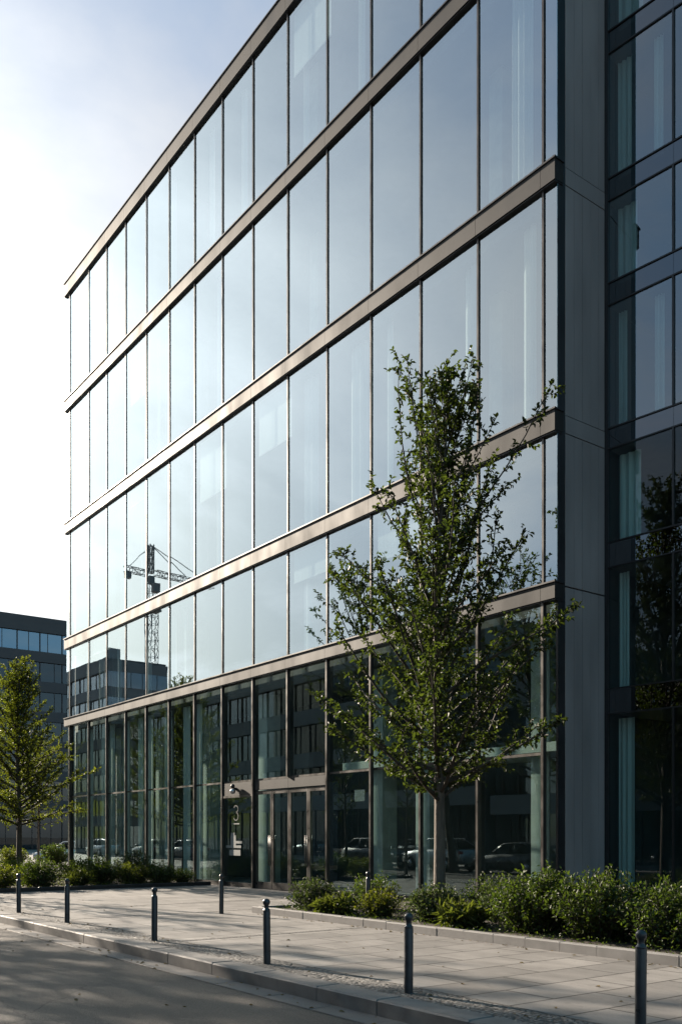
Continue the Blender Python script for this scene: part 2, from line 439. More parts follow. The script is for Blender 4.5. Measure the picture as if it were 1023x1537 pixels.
def asphalt():
    m, t, p, Nn, Ln = new_mat('asphalt')
    tcn = Nn('ShaderNodeTexCoord')
    n1 = Nn('ShaderNodeTexNoise'); n1.inputs['Scale'].default_value = 0.7; n1.inputs['Detail'].default_value = 8
    n2 = Nn('ShaderNodeTexNoise'); n2.inputs['Scale'].default_value = 70; n2.inputs['Detail'].default_value = 3
    vo = Nn('ShaderNodeTexVoronoi'); vo.inputs['Scale'].default_value = 95
    for n in (n1, n2, vo): Ln(tcn.outputs['Object'], n.inputs['Vector'])
    r1 = Nn('ShaderNodeMapRange'); r1.inputs['From Min'].default_value = 0.3; r1.inputs['From Max'].default_value = 0.7
    r1.inputs['To Min'].default_value = 0.75; r1.inputs['To Max'].default_value = 1.25
    Ln(n1.outputs['Fac'], r1.inputs['Value'])
    r2 = Nn('ShaderNodeMapRange'); r2.inputs['From Min'].default_value = 0.3; r2.inputs['From Max'].default_value = 0.7
    r2.inputs['To Min'].default_value = 0.55; r2.inputs['To Max'].default_value = 1.5
    Ln(n2.outputs['Fac'], r2.inputs['Value'])
    mm = Nn('ShaderNodeMath'); mm.operation = 'MULTIPLY'; Ln(r1.outputs[0], mm.inputs[0]); Ln(r2.outputs[0], mm.inputs[1])
    mu = Nn('ShaderNodeMixRGB'); mu.blend_type = 'MULTIPLY'; mu.inputs[0].default_value = 1
    mu.inputs[1].default_value = (0.058, 0.051, 0.045, 1)
    Ln(mm.outputs[0], mu.inputs[2])
    # crack lines
    v3 = Nn('ShaderNodeTexVoronoi'); v3.feature = 'DISTANCE_TO_EDGE'; v3.inputs['Scale'].default_value = 0.45
    nw = Nn('ShaderNodeTexNoise'); nw.inputs['Scale'].default_value = 2.5; nw.inputs['Detail'].default_value = 5
    Ln(tcn.outputs['Object'], nw.inputs['Vector'])
    mxv = Nn('ShaderNodeMixRGB'); mxv.inputs[0].default_value = 0.25
    Ln(tcn.outputs['Object'], mxv.inputs[1]); Ln(nw.outputs['Color'], mxv.inputs[2]); Ln(mxv.outputs[0], v3.inputs['Vector'])
    rc = Nn('ShaderNodeMapRange'); rc.inputs['From Max'].default_value = 0.006; rc.inputs['To Min'].default_value = 0.35
    Ln(v3.outputs['Distance'], rc.inputs['Value'])
    mu2 = Nn('ShaderNodeMixRGB'); mu2.blend_type = 'MULTIPLY'; mu2.inputs[0].default_value = 1
    Ln(mu.outputs[0], mu2.inputs[1]); Ln(rc.outputs[0], mu2.inputs[2])
    Ln(mu2.outputs[0], p.inputs['Base Color'])
    p.inputs['Roughness'].default_value = 0.6
    p.inputs['Specular IOR Level'].default_value = 0.22
    b = Nn('ShaderNodeBump'); b.inputs['Strength'].default_value = 0.8; b.inputs['Distance'].default_value = 0.01
    Ln(vo.outputs['Distance'], b.inputs['Height']); Ln(b.outputs[0], p.inputs['Normal'])
    return m
M['paving'] = paving(); M['cobble'] = cobble(); M['asphalt'] = asphalt()

# ------------------------------------------------------------------ ground, road, pavements
def struct(o): return tag(o, kind='structure')
KF, KB = -9.05, -8.72           # kerb front and back
ROADZ = -0.165
struct(MB().add([(-700, -700, -0.18), (700, -700, -0.18), (700, 700, -0.18), (-700, 700, -0.18)], [(0, 1, 2, 3)]).build('ground', M['gutter']))
struct(MB().add([(-150, -19.6, ROADZ), (60, -19.6, ROADZ), (60, KF - 0.32, ROADZ), (-150, KF - 0.32, ROADZ)], [(0, 1, 2, 3)]).build('road', M['asphalt']))
mb = MB(); x = -60.0; rg = random.Random(4)
while x < 26:
    ln = rg.uniform(0.9, 1.1)
    mb.bbox(x, x + ln - 0.006, KF - 0.318, KF - 0.004, -0.3, -0.150 + rg.uniform(-0.002, 0.002), 0.006)
    x += ln
struct(mb.build('gutter_strip', M['gutter']))
mb = MB(); x = -60.3
while x < 26:
    ln = rg.choice((1.25, 1.25, 1.0, 0.55)) + rg.uniform(-.02, .02)
    mb.bbox(x, x + ln - 0.009, KF + rg.uniform(-.003, .003), KB, -0.3, rg.uniform(-0.004, 0.004), 0.018)
    x += ln
struct(mb.build('kerb', M['kerb']))
struct(MB().box(-60, 26, KB + 0.006, -8.24, -0.25, -0.004).build('cobble_strip', M['cobble']))
struct(MB().box(-60, 26, -8.235, 8.0, -0.25, 0.0).build('pavement', M['paving']))
mb = MB()
for xx, wd in ((-0.35, 0.13), (-4.9, 0.10), (-7.4, 0.10)):
    mb.box(xx, xx + wd, -8.2, -4.72 if xx > -4.3 else -0.6, -0.1, 0.004)
struct(mb.build('cobble_band', M['cobble']))
# opposite pavement
struct(MB().bbox(-150, 60, -27.9, -19.6, -0.3, 0.0, 0.02).build('far_pavement', M['edge']))
struct(MB().box(-94.9, -27.8, 8.01, 60, -0.25, -0.01).build('side_pavement', M['edge']))

# planter beds: soil and edging stones
struct(MB().box(-3.95, 14.5, -4.52, -0.25, -0.05, 0.075).build('planting_bed', M['soil']))
mb = MB(); x = -4.12
while x < 15:
    ln = 0.62 + rg.uniform(-.02, .02)
    mb.bbox(x, x + ln - 0.006, -4.67 + rg.uniform(-.003, .003), -4.53, -0.1, 0.135 + rg.uniform(-.004, .004), 0.012)
    x += ln
y = -4.52
while y < -0.9:
    mb.bbox(-4.12, -3.98, y, y + 0.61, -0.1, 0.135, 0.012); y += 0.616
struct(mb.build('bed_edging', M['edge']))
struct(MB().box(-27.5, -14.32, -8.0, -0.35, -0.05, 0.07).build('planting_bed_far', M['soil']))
mb = MB(); y = -8.1
while y < -0.7:
    mb.bbox(-14.31, -14.17, y, y + 0.794, -0.1, 0.115, 0.012); y += 0.8
x = -27.5
while x < -14.5:
    mb.bbox(x, x + 0.794, -8.15, -8.01, -0.1, 0.115, 0.012); x += 0.8
struct(mb.build('bed_edging_far', M['dark']))
struct(MB().box(-37.5, -33.5, -1.5, 7.0, -0.05, 0.07).build('hedge_bed', M['soil']))

# ------------------------------------------------------------------ the office building
XE = [0.0, -0.35, -2.22, -4.13, -6.02, -7.92, -9.85, -11.76, -13.64, -15.52, -17.42, -19.3, -21.15, -23.0, -24.88, -27.05, -27.5]
XL, XR = XE[-1], XE[0]
BANDS = [(6.42, 6.74), (9.82, 10.24), (14.90, 15.32), (20.28, 20.72), (25.34, 25.88)]
GY, GG = 0.035, 0.085            # glass planes: upper floors, ground floor
B = empty('office_building', (-13.75, 0, 0))
tag(B, 'large glass office building with bronze floor bands and tall mirrored panes', 'building')
BO = B.location.copy()
def bpart(mb, name, mat, parent=None):
    return mb.build(name, mat, parent or B, BO)

for z0, z1 in BANDS:
    mb = MB()
    for a, b in zip(XE[:-1], XE[1:]):
        mb.box(b + 0.004 if b > XL else b - 0.03, a - 0.004 if a < 0 else a + 0.025, -0.07, -0.055, z0, z1)
    mb.box(XL - 0.025, 0.020, -0.054, 0.20, z0 + 0.006, z1 - 0.006)
    mb.box(0.0205, 0.025, -0.054, 0.155, z0, z1)
    o = bpart(mb, 'floor_band', M['bronze'])
    mb = MB().box(XL - 0.05, 0.05, -0.10, 0.21, z1 + 0.001, z1 + 0.034)
    bpart(mb, 'ledge', M['dark'], o)
    mb = MB().box(XL - 0.02, 0.015, -0.045, 0.20, z0 - 0.03, z0 - 0.001)
    bpart(mb, 'soffit', M['dark'], o)

rw = random.Random(11)
rows = [(BANDS[i][1] + 0.046, BANDS[i + 1][0] - 0.031) for i in range(4)]
for ri, (z0, z1) in enumerate(rows):
    for i, (a, b) in enumerate(zip(XE[:-1], XE[1:])):
        tl = rw.uniform(-1, 1) * 0.0012; tv = rw.uniform(-1, 1) * 0.002
        mb = MB().add([(b, GY + tl, z0), (a, GY - tl, z0), (a, GY - tl + 0.02, z0), (b, GY + tl + 0.02, z0),
                       (b, GY + tl + tv, z1), (a, GY - tl + tv, z1), (a, GY - tl + tv + 0.02, z1), (b, GY + tl + tv + 0.02, z1)],
                      [(0, 3, 2, 1), (4, 5, 6, 7), (0, 1, 5, 4), (1, 2, 6, 5), (2, 3, 7, 6), (3, 0, 4, 7)])
        o = bpart(mb, 'window', M['glass_up'])
        if i > 0:
            mm = MB().box(a - 0.024, a + 0.024, 0.0, GY - 0.013, z0 + 0.001, z1 - 0.001)
            bpart(mm, 'mullion', M['mull'], o)
        if i not in (0, 15) and rw.random() < 0.22:
            zc = z1 - (z1 - z0) * rw.uniform(0.12, 0.45)
            bpart(MB().box(b + 0.06, a - 0.06, GY + 0.16, GY + 0.165, zc, z1 - 0.03).box(b + 0.06, a - 0.06, GY + 0.15, GY + 0.18, zc - 0.03, zc), 'roller_blind', M['curtain'], o)
        # some bays have curtains drawn part of the way
        if i not in (0, 15) and rw.random() < 0.5:
            f0 = rw.uniform(0.0, 0.6); f1 = min(0.97, f0 + rw.uniform(0.15, 0.45))
            xa, xb = b + 0.1 + (a - b - 0.2) * f0, b + 0.1 + (a - b - 0.2) * f1
            n = max(6, int((xb - xa) / 0.05)); vs = []; fs = []
            for k in range(n + 1):
                xx = xa + (xb - xa) * k / n; yy = GY + 0.35 + 0.04 * math.sin(k * 1.9 + ri) + 0.02 * math.sin(k * 0.7)
                vs += [(xx, yy, z0 + 0.05), (xx, yy, z1 - 0.1), (xx, yy + 0.01, z1 - 0.1), (xx, yy + 0.01, z0 + 0.05)]
                if k:
                    q = 4 * (k - 1)
                    fs += [(q, q + 4, q + 5, q + 1), (q + 1, q + 5, q + 6, q + 2), (q + 2, q + 6, q + 7, q + 3)]
            bpart(MB().add(vs, fs), 'curtain', M['curtain'], o)

# ground floor glazing
GT = 6.42 - 0.031
DOOR = (7, 5)                   # bays between XE[5]=-7.92 .. XE[7]=-11.76 hold the entrance doors
for i, (a, b) in enumerate(zip(XE[:-1], XE[1:])):
    zb = 0.14
    if i in (5, 6): zb = 3.33
    if i == 7: zb = 0.14
    mb = MB().box(b, a, GG, GG + 0.02, zb, GT)
    o = bpart(mb, 'window', M['glass_low'])
    if i > 0:
        zl = 3.3 if i == 6 else 0.0
        mm = MB().box(a - 0.03, a + 0.03, -0.015, GG - 0.004, zl, GT - 0.001)
        bpart(mm, 'mullion', M['mull'], o)
        fl = MB().box(a - 0.033, a + 0.033, -0.026, -0.016, zl, GT - 0.001)
        bpart(fl, 'mullion_cap', M['frame'], o)
    if i not in (5, 6):
        bpart(MB().box(b + 0.031, a - 0.031, 0.05, GG + 0.10, 0.0, 0.139), 'sill', M['mull'], o)
    if i >= 9 and i != 15:
        for f0, f1 in ((0.08, 0.34), (0.55, 0.80)) if i % 2 else ((0.30, 0.62),):
            xa, xb = b + (a - b) * f0, b + (a - b) * f1; n = 10; vs = []; fs = []
            for k in range(n + 1):
                xx = xa + (xb - xa) * k / n; yy = GG + 0.42 + 0.04 * math.sin(k * 1.9 + i)
                vs += [(xx, yy, 0.05), (xx, yy, GT - 0.1), (xx, yy + 0.01, GT - 0.1), (xx, yy + 0.01, 0.05)]
                if k:
                    q = 4 * (k - 1); fs += [(q, q + 4, q + 5, q + 1), (q + 1, q + 5, q + 6, q + 2), (q + 2, q + 6, q + 7, q + 3)]
            bpart(MB().add(vs, fs), 'curtain', M['curtain'], o)
    if i not in (0, 15):
        bpart(MB().box(b + 0.031, a - 0.031, 0.06, GG - 0.004, 3.27, 3.328), 'transom', M['frame'], o)
bpart(MB().box(-0.05, 0.0, 0.06, 0.28, 0, 27.6), 'corner_post', M['dark'])
bpart(MB().box(XL - 0.02, XL + 0.02, 0.11, 0.35, 0, 25.3), 'corner_post', M['mull'])

# entrance: header panels, number panel, four door leaves
bpart(MB().box(-11.72, -9.855, 0.03, 0.12, 2.99, 3.262).box(-9.845, -7.96, 0.03, 0.12, 2.99, 3.262), 'door_header', M['bronze'])
pn = bpart(MB().box(-13.60, -11.80, 0.0, 0.12, 2.86, 3.262), 'number_panel', M['bronze'])
bpart(MB().box(-13.60, -11.80, -0.012, 0.12, 2.80, 2.857), 'panel_trim', M['frame'], pn)
dx = [-11.72, -10.77, -9.84, -8.88, -7.96]
for k in range(4):
    a, b = dx[k] + 0.008, dx[k + 1] - 0.008
    mb = MB()
    fw = 0.075
    mb.box(a, a + fw, 0.06, 0.13, 0.02, 2.96).box(b - fw, b, 0.06, 0.13, 0.02, 2.96)
    mb.box(a + fw, b - fw, 0.06, 0.13, 2.85, 2.96).box(a + fw, b - fw, 0.06, 0.13, 0.02, 0.22)
    d = bpart(mb, 'door', M['frame'])
    bpart(MB().box(a + fw, b - fw, 0.080, 0.100, 0.22, 2.85), 'pane', M['glass_low'], d)
    hx = b - 0.04 if k % 2 == 0 else a + 0.04
    hb = MB().tube([(hx, -0.01, 0.72), (hx, -0.01, 1.62)], 0.016, 10)
    for hz in (0.85, 1.49): hb.tube([(hx, -0.01, hz), (hx, 0.059, hz)], 0.010, 8)
    bpart(hb, 'handle', M['frame'], d)

# numeral 3, its underline and the white notice on the pane beside the doors
GZ = GG - 0.003
def strip(pts, wdt, yy):
    mb = MB()
    for i in range(len(pts) - 1):
        p, q = Vector(pts[i]), Vector(pts[i + 1])
        d = (q - p).normalized(); n = Vector((-d.y, d.x)) * wdt / 2; e = d * wdt * 0.25
        c = [p - n - e, q - n + e, q + n + e, p + n - e]
        mb.add([(v.x, yy, v.y) for v in c], [(0, 1, 2, 3)])
        mb.add([(v.x, yy + 0.002, v.y) for v in c], [(3, 2, 1, 0)])
    return mb
nx, nz = -12.90, 2.32
pts = []
for k in range(15):
    t = R(150 - k * (240 / 14.0)); pts.append((nx + 0.13 * math.cos(t), nz + 0.125 + 0.105 * math.sin(t)))
pts2 = []
for k in range(15):
    t = R(90 - k * (245 / 14.0)); pts2.append((nx + 0.14 * math.cos(t), nz - 0.105 + 0.125 * math.sin(t)))
nm = strip(pts, 0.034, GZ - 0.002); n2 = strip(pts2, 0.034, GZ - 0.002)
nm.add(n2.v, n2.f)
nm.add(*(lambda s_: (s_.v, s_.f))(strip([(nx - 0.24, 1.98), (nx + 0.2, 1.98)], 0.035, GZ - 0.002)))
bpart(nm, 'house_number', M['white'])
nt_ = MB()
nt_.box(-13.30, -12.62, GZ - 0.004, GZ - 0.001, 0.98, 1.16)
nt_.box(-13.52, -12.58, GZ - 0.004, GZ - 0.001, 1.22, 1.30)
nt_.box(-13.22, -12.90, GZ - 0.004, GZ - 0.001, 1.301, 1.62)
nt_.box(-12.899, -12.52, GZ - 0.004, GZ - 0.001, 1.36, 1.44)
nt_.box(-13.20, -12.98, GZ - 0.004, GZ - 0.001, 1.621, 1.70)
bpart(nt_, 'window_notice', M['white'])

# return wall of grey boards at the corner
mb = MB()
ys = [0.285, 0.56, 0.83, 1.10, 1.36, 1.585]
zs = [(0.0, 6.70)] + [(BANDS[i][1] - 0.03 if i else 6.715, BANDS[i + 1][0] + 0.02) for i in range(0, 4)] + [(25.9, 27.6)]
for z0, z1 in zs:
    for a, b in zip(ys[:-1], ys[1:]):
        mb.box(-0.06, 0.0 + 0.002 * (int(a * 100) % 2), a + 0.003, b - 0.003, z0 + 0.008, z1 - 0.008)
for z0, z1 in BANDS[1:]:
    mb.box(-0.06, 0.006, 0.285, 1.585, z0 + 0.03, z1 - 0.04)
bpart(mb, 'wall', M['panel'])
bpart(MB().box(-0.12, -0.061, 0.285, 1.59, 0, 27.6), 'wall_backing', M['dark'])

# slabs, columns, inner walls, roof
for k, (z0, z1) in enumerate(BANDS[:-1]):
    bpart(MB().box(XL + 0.05, -0.13, 0.42 if k == 0 else 0.21, 9.0, z0 - 0.25, z1 - 0.08), 'floor_slab', M['slab'])
bpart(MB().box(XL, 0.0, 0.21, 16, 25.3, 25.93), 'roof', M['slab'])
bpart(MB().box(XL + 0.05, -0.13, 0.42, 9.0, -0.03, 0.03), 'floor_slab', M['slab'])
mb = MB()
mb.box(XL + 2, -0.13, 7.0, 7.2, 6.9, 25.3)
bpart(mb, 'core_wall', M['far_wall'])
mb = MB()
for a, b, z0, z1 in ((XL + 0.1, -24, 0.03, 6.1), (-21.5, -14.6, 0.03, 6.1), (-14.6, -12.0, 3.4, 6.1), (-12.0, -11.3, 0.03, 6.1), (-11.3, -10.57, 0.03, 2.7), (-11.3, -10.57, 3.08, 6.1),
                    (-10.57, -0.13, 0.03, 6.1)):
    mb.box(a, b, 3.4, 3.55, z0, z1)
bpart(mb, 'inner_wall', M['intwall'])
bpart(MB().box(XL + 0.1, -0.14, 8.9, 8.92, 0.0, 6.1), 'rear_glazing', M['far_low'])  # dark pane added to dim the daylight through the inner wall opening
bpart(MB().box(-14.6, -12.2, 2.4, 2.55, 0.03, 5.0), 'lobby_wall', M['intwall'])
bpart(MB().box(XL - 0.0, XL + 0.06, 0.42, 16, 0, 25.3), 'end_wall', M['panel'])
bpart(MB().box(-0.13, -0.122, 1.6, 16, 0, 25.3), 'end_wall', M['intwall'])
for xx in (-1.25, -5.1, -6.95, -12.7, -16.4, -20.2, -24.0, -26.0):
    cb_ = MB().box(xx - 0.26, xx + 0.26, 0.95, 1.45, 0.03, 6.1)
    bpart(cb_, 'column', M['column'])
for xx in (-3.2, -10.8, -18.4, -26.0):
    bpart(MB().box(xx - 0.22, xx + 0.22, 1.6, 2.0, 6.7, 25.2), 'column', M['column'])
bpart(MB().box(-8.2, -0.2, 0.75, 2.6, 3.42, 3.62), 'mezzanine', M['column'])

# small double-ball fitting on the panel above the number
wl = empty('wall_light', (-12.75, 0.0, 3.06))
tag(wl, 'small dark wall light of two stacked balls on bronze panel above the number 3', 'wall light')
MB().lathe([(0.01, -0.02), (0.07, 0.0), (0.09, 0.07), (0.06, 0.13), (0.01, 0.14)], 16, (0, -0.12, -0.13)).build('lower_shade', M['rim'], wl)
MB().lathe([(0.01, 0.0), (0.055, 0.02), (0.07, 0.08), (0.045, 0.13), (0.01, 0.14)], 16, (0, -0.12, 0.02)).build('upper_shade', M['dark'], wl)
MB().box(-0.03, 0.03, -0.10, 0.0, -0.03, 0.05).build('bracket', M['dark'], wl)

# ------------------------------------------------------------------ adjoining building, set back on the right
W = empty('adjoining_building', (0.02, 1.592, 0), R(6.0))
tag(W, 'dark glazed office wing set back at the right of the grey panel wall', 'building')
WB = [(4.17, 4.73), (7.28, 7.84), (9.80, 10.26), (12.85, 13.35), (15.07, 15.57), (18.20, 18.70), (21.0, 21.5), (24.0, 24.5)]
WX = [0.0, 1.52, 2.9, 4.4, 5.9, 7.4, 8.9, 10.4]
zp = 0.0
for j, (z0, z1) in enumerate(WB):
    mb = MB()
    for a, b in zip(WX[:-1], WX[1:]): mb.box(a + 0.003, b - 0.003, -0.005, 0.05, z0 + 0.03, z1 - 0.03)
    o = mb.build('floor_band', M['spandrel'], W)
    MB().box(0, 10.4, -0.03, 0.06, z0, z0 + 0.029).box(0, 10.4, -0.03, 0.06, z1 - 0.029, z1).build('band_trim', M['dark'], o)
    MB().box(0, 10.4, 0.12, 6.0, z0 + 0.05, z1 - 0.05).build('floor_slab', M['slab'], W)
    for i, (a, b) in enumerate(zip(WX[:-1], WX[1:])):
        o = MB().box(a, b, 0.0, 0.02, zp, z0).build('window', M['glass_wing'] if j > 2 else M['wing_low'], W)
        if i: MB().box(a - 0.02, a + 0.02, -0.035, -0.002, zp, z0).build('mullion', M['dark'], o)
        for (c0, c1) in ({0: ((0.12, (0.50, 0.36, 0.62, 0.30, 0.55, 0.44, 0.7, 0.5)[j]),) + (((0.95, 1.15),) if j in (3, 5) else ()), 1: ((1.62, 1.62 + (0.3, 0.2, 0.5, 0.9, 0.2, 0.6, 0.3, 0.4)[j]),), 3: ((4.6, 5.2),)}).get(i, ()):
            if j in (0,) and i not in (0,): continue
            vs = []; fs = []; n = 10
            for k in range(n + 1):
                xx = c0 + (c1 - c0) * k / n; yy = 0.3 + 0.03 * math.sin(k * 1.8 + j)
                vs += [(xx, yy, zp + 0.05), (xx, yy, z0 - 0.06), (xx, yy + 0.01, z0 - 0.06), (xx, yy + 0.01, zp + 0.05)]
                if k:
                    q = 4 * (k - 1); fs += [(q, q + 4, q + 5, q + 1), (q + 1, q + 5, q + 6, q + 2), (q + 2, q + 6, q + 7, q + 3)]
            MB().add(vs, fs).build('curtain', M['curtain'], o)
    zp = z1
MB().box(-0.02, 0.06, -0.04, 0.08, 0, 24.5).build('edge_post', M['dark'], W)
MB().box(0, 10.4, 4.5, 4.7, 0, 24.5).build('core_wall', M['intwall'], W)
MB().box(10.4, 10.6, 0, 6, 0, 24.5).build('end_wall', M['far_wall'], W)
MB().box(0, 10.6, 0.07, 6, 24.51, 24.8).build('roof', M['slab'], W)

# ------------------------------------------------------------------ other buildings of the street
def strip_block(name, loc, rz, length, depth, floors, fh, first, parapet, bay, wall, gl, label, cat='building', seed=1, both=True):
    """block with window bands; front along local +x, facing local -y"""
    b = empty(name, loc, rz)
    tag(b, label, cat)
    H = first + floors * fh + parapet
    mb = MB()
    mb.box(0, length, 0.5, depth, -0.2, H - 0.3)
    z = 0.0
    bands = []
    for f in range(floors + 1):
        h0 = 0.0 if f == 0 else first + (f - 1) * fh
        h1 = first if f == 0 else h0 + fh
        mb.box(-0.05, length + 0.05, 0.0, 0.5, h1 - 0.95, h1 + 0.25)
        bands.append((h0 + 0.25 if f else 0.0, h1 - 0.95))
        if both: mb.box(length + 0.051, length + 0.4, 0.3, depth, h1 - 0.95, h1 + 0.25)
    mb.box(-0.06, length + 0.06, -0.01, 0.49, H - parapet + 0.251, H)
    mb.build('wall', wall, b)
    rr = random.Random(seed)
    MB().box(0.2, length - 0.2, 0.6, depth - 0.2, H - 0.29, H - 0.05).build('roof', M['slab'], b)
    nb = int(length / bay)
    for bi, (z0, z1) in enumerate(bands):
        for k in range(nb):
            x0 = k * length / nb; x1 = (k + 1) * length / nb
            o = MB().box(x0 + 0.06, x1 - 0.06, 0.30, 0.33, z0 + 0.001, z1 - 0.001).build('window', M['far_glass'] if name[:3] == 'far' and bi == floors else gl, b)
            fm = MB().box(x0 - 0.05, x0 + 0.05, 0.2, 0.34, z0 + 0.001, z1 - 0.001)
            c = x0 + (x1 - x0) * rr.choice((0.35, 0.5, 0.65))
            fm.box(c - 0.025, c + 0.025, 0.24, 0.298, z0 + 0.001, z1 - 0.001)
            fm.build('frame', M['dark'], o)
    return b, H
far, fH = strip_block('far_office_building', (-94.5, 6, 0), R(90), 42, 14, 6, 3.45, 5.5, 0.8, 2.6, M['far_wall'], M['far_low'],
    'dark grey office block with blue window bands behind the leftmost tree', seed=3, both=False)
# rooftop mast
MB().tube([(9.8, 3, fH - 0.3), (9.8, 3, fH + 1.2)], 0.05, 8).build('roof_mast', M['dark'], far)
o_, h_ = strip_block('corner_office_block', (-91, -28, 0), R(180), 36, 8, 6, 3.05, 3.7, 0.6, 2.6, M['corner_wall'], M['block_glass'],
    'grey office block mirrored below the crane in the left panes', seed=5)
MB().box(3, 4.6, 2, 3.4, h_ - 0.05, h_ + 1.8).build('roof_plant', M['block_wall'], o_)
mb = MB()
for f in range(7):
    for k in range(5): mb.box(-0.06, -0.03, 0.55 + k * 1.5, 1.95 + k * 1.5, (3.7 + (f - 1) * 3.05 + 0.26) if f else 0.3, 3.7 + f * 3.05 - 0.96)
mb.build('side_glazing', M['block_glass'], o_)
o_, h_ = strip_block('street_office_block', (-30, -28, 0), R(180), 52, 14, 3, 3.5, 4.6, 1.0, 2.1, M['block_wall'], M['block_glass'],
    'dark office block mirrored in the panes above the entrance doors', seed=6)
MB().box(6, 9, 3, 6, h_ - 0.05, h_ + 1.3).build('roof_plant', M['block_wall'], o_)
o_, h_ = strip_block('low_office_block', (24, -28, 0), R(180), 53, 14, 2, 3.3, 3.9, 1.0, 2.1, M['block_wall'], M['block_glass'],
    'lower office block mirrored in the dark panes behind the main tree', seed=7)

# ------------------------------------------------------------------ tower crane across the street
C = empty('tower_crane', (-146.0, -60, 0))
tag(C, 'tall lattice tower crane mirrored in the upper panes', 'crane')
def lattice(mb, p, q, w_, n, up=(0, 0, 1), r=0.07):
    p, q = Vector(p), Vector(q); t = (q - p).normalized()
    a = Vector(up).cross(t); a = a.normalized() if a.length > 1e-3 else Vector((1, 0, 0))
    b = t.cross(a)
    cs = [a * w_ / 2 + b * w_ / 2, -a * w_ / 2 + b * w_ / 2, -a * w_ / 2 - b * w_ / 2, a * w_ / 2 - b * w_ / 2]
    for c in cs: mb.tube([p + c, q + c], r, 4)
    for i in range(n):
        u0 = p + (q - p) * i / n; u1 = p + (q - p) * (i + 1) / n
        for k in range(4):
            c, d = cs[k], cs[(k + 1) % 4]
            mb.tube([u0 + c, u0 + d], r * 0.7, 4, False)
            mb.tube(([u0 + c, u1 + d] if i % 2 else [u0 + d, u1 + c]), r * 0.7, 4, False)
HM = 48.3
mb = MB(); lattice(mb, (0, 0, 0), (0, 0, HM), 1.4, 32, (1, 0, 0), 0.07); mb.box(-2.5, 2.5, -2.5, 2.5, -0.2, 0.5); mb.build('mast', M['crane'], C)
MB().box(-0.5, 0.5, -0.5, 0.5, HM, HM + 1.4).box(-1.1, 1.1, -1.1, 1.1, HM - 5.2, HM - 4.8).build('slewing_unit', M['crane'], C)
jd = Vector((-0.15, -0.985, 0)).normalized()
jn = Vector((-jd.y, jd.x, 0))
mb = MB(); lattice(mb, jd * 1.0 + Vector((0, 0, HM + 2.2)), jd * 14 + Vector((0, 0, HM + 2.2)), 1.0, 11, (0, 0, 1), 0.07); mb.build('jib', M['crane'], C)
mb = MB(); lattice(mb, -jd * 1.0 + Vector((0, 0, HM + 1.8)), -jd * 5.5 + Vector((0, 0, HM + 1.8)), 1.0, 4, (0, 0, 1), 0.07); mb.build('counter_jib', M['crane'], C)
mb = MB(); c_ = -jd * 5 + Vector((0, 0, HM + 0.6)); mb.box(c_.x - 0.45, c_.x + 0.45, c_.y - 0.45, c_.y + 0.45, c_.z - 0.5, c_.z + 0.8); mb.build('counterweight', M['crane'], C)
mb = MB(); lattice(mb, (0, 0, HM + 2), (0, 0, HM + 7.3), 0.8, 6, (1, 0, 0), 0.12); mb.build('tower_head', M['crane'], C)
MB().box(jn.x * 1.5 - 0.6, jn.x * 1.5 + 0.6, jn.y * 1.5 - 0.6, jn.y * 1.5 + 0.6, HM - 1.8, HM - 0.2).build('cab', M['crane'], C)
tp = Vector((0, 0, HM + 7.2))
MB().tube([tp, jd * 7.5 + Vector((0, 0, HM + 2.8))], 0.08, 4).tube([tp, jd * 13 + Vector((0, 0, HM + 2.8))], 0.08, 4).tube([tp, -jd * 5 + Vector((0, 0, HM + 2.2))], 0.08, 4).build('pendant_line', M['crane'], C)

# ------------------------------------------------------------------ bollards
Bp = empty('bollard', (0, 0, 0))
MB().lathe([(0.047, 0.0), (0.047, 0.655), (0.044, 0.664), (0.046, 0.667), (0.046, 0.678), (0.038, 0.684), (0.030, 0.70), (0.028, 0.715), (0.031, 0.728)], 24).build('post', M['bollard'], Bp)
MB().lathe([(0.030, 0.7285)] + [(0.047 * math.cos(R(a)), 0.772 + 0.047 * math.sin(R(a))) for a in range(-50, 90, 12)] + [(0.003, 0.8195)], 24).build('ball_cap', M['bollard'], Bp)
BL = [((-7.10, -8.53), 'dark ball topped bollard nearest the left edge of the kerb row'),
      ((-4.31, -8.53), 'dark ball topped bollard second along the kerb, before the left planting bed'),
      ((-0.63, -8.53), 'dark ball topped bollard on the sunlit stretch of the kerb row'),
      ((2.59, -8.53), 'dark ball topped bollard on the kerb line straight before the entrance doors'),
      ((5.27, -8.52), 'dark ball topped bollard standing on the kerb below the main tree trunk'),
      ((7.73, -8.10), 'nearest and tallest looking grey bollard at the right edge of the pavement'),
      ((-4.27, -5.31), 'dark bollard standing alone in mid pavement close to the number 3 door'),
      ((-2.03, -3.25), 'thin dark bollard standing among the shrubs inside the planting bed')]
for i, ((x, y), lb) in enumerate(BL):
    o = Bp if i == 0 else copy_tree(Bp)
    o.location = (x, y, -0.003 if i < 5 else (0.075 if i == 7 else 0.0))
    o.rotation_euler = (R(rg.uniform(-.6, .6)), R(rg.uniform(-.6, .6)), rg.uniform(0, 6))
    tag(o, lb, 'bollard', 'ball topped bollards on the pavement')

# ------------------------------------------------------------------ cars
def loft(mb, secs, close=True):
    n = len(secs[0]); vs = []; fs = []
    for s_ in secs: vs += s_
    for i in range(len(secs) - 1):
        for k in range(n):
            k2 = (k + 1) % n
            fs.append((i * n + k, (i + 1) * n + k, (i + 1) * n + k2, i * n + k2))
    fs.append(tuple(range(n))); fs.append(tuple((len(secs) - 1) * n + k for k in range(n - 1, -1, -1)))
    mb.add(vs, fs, True)

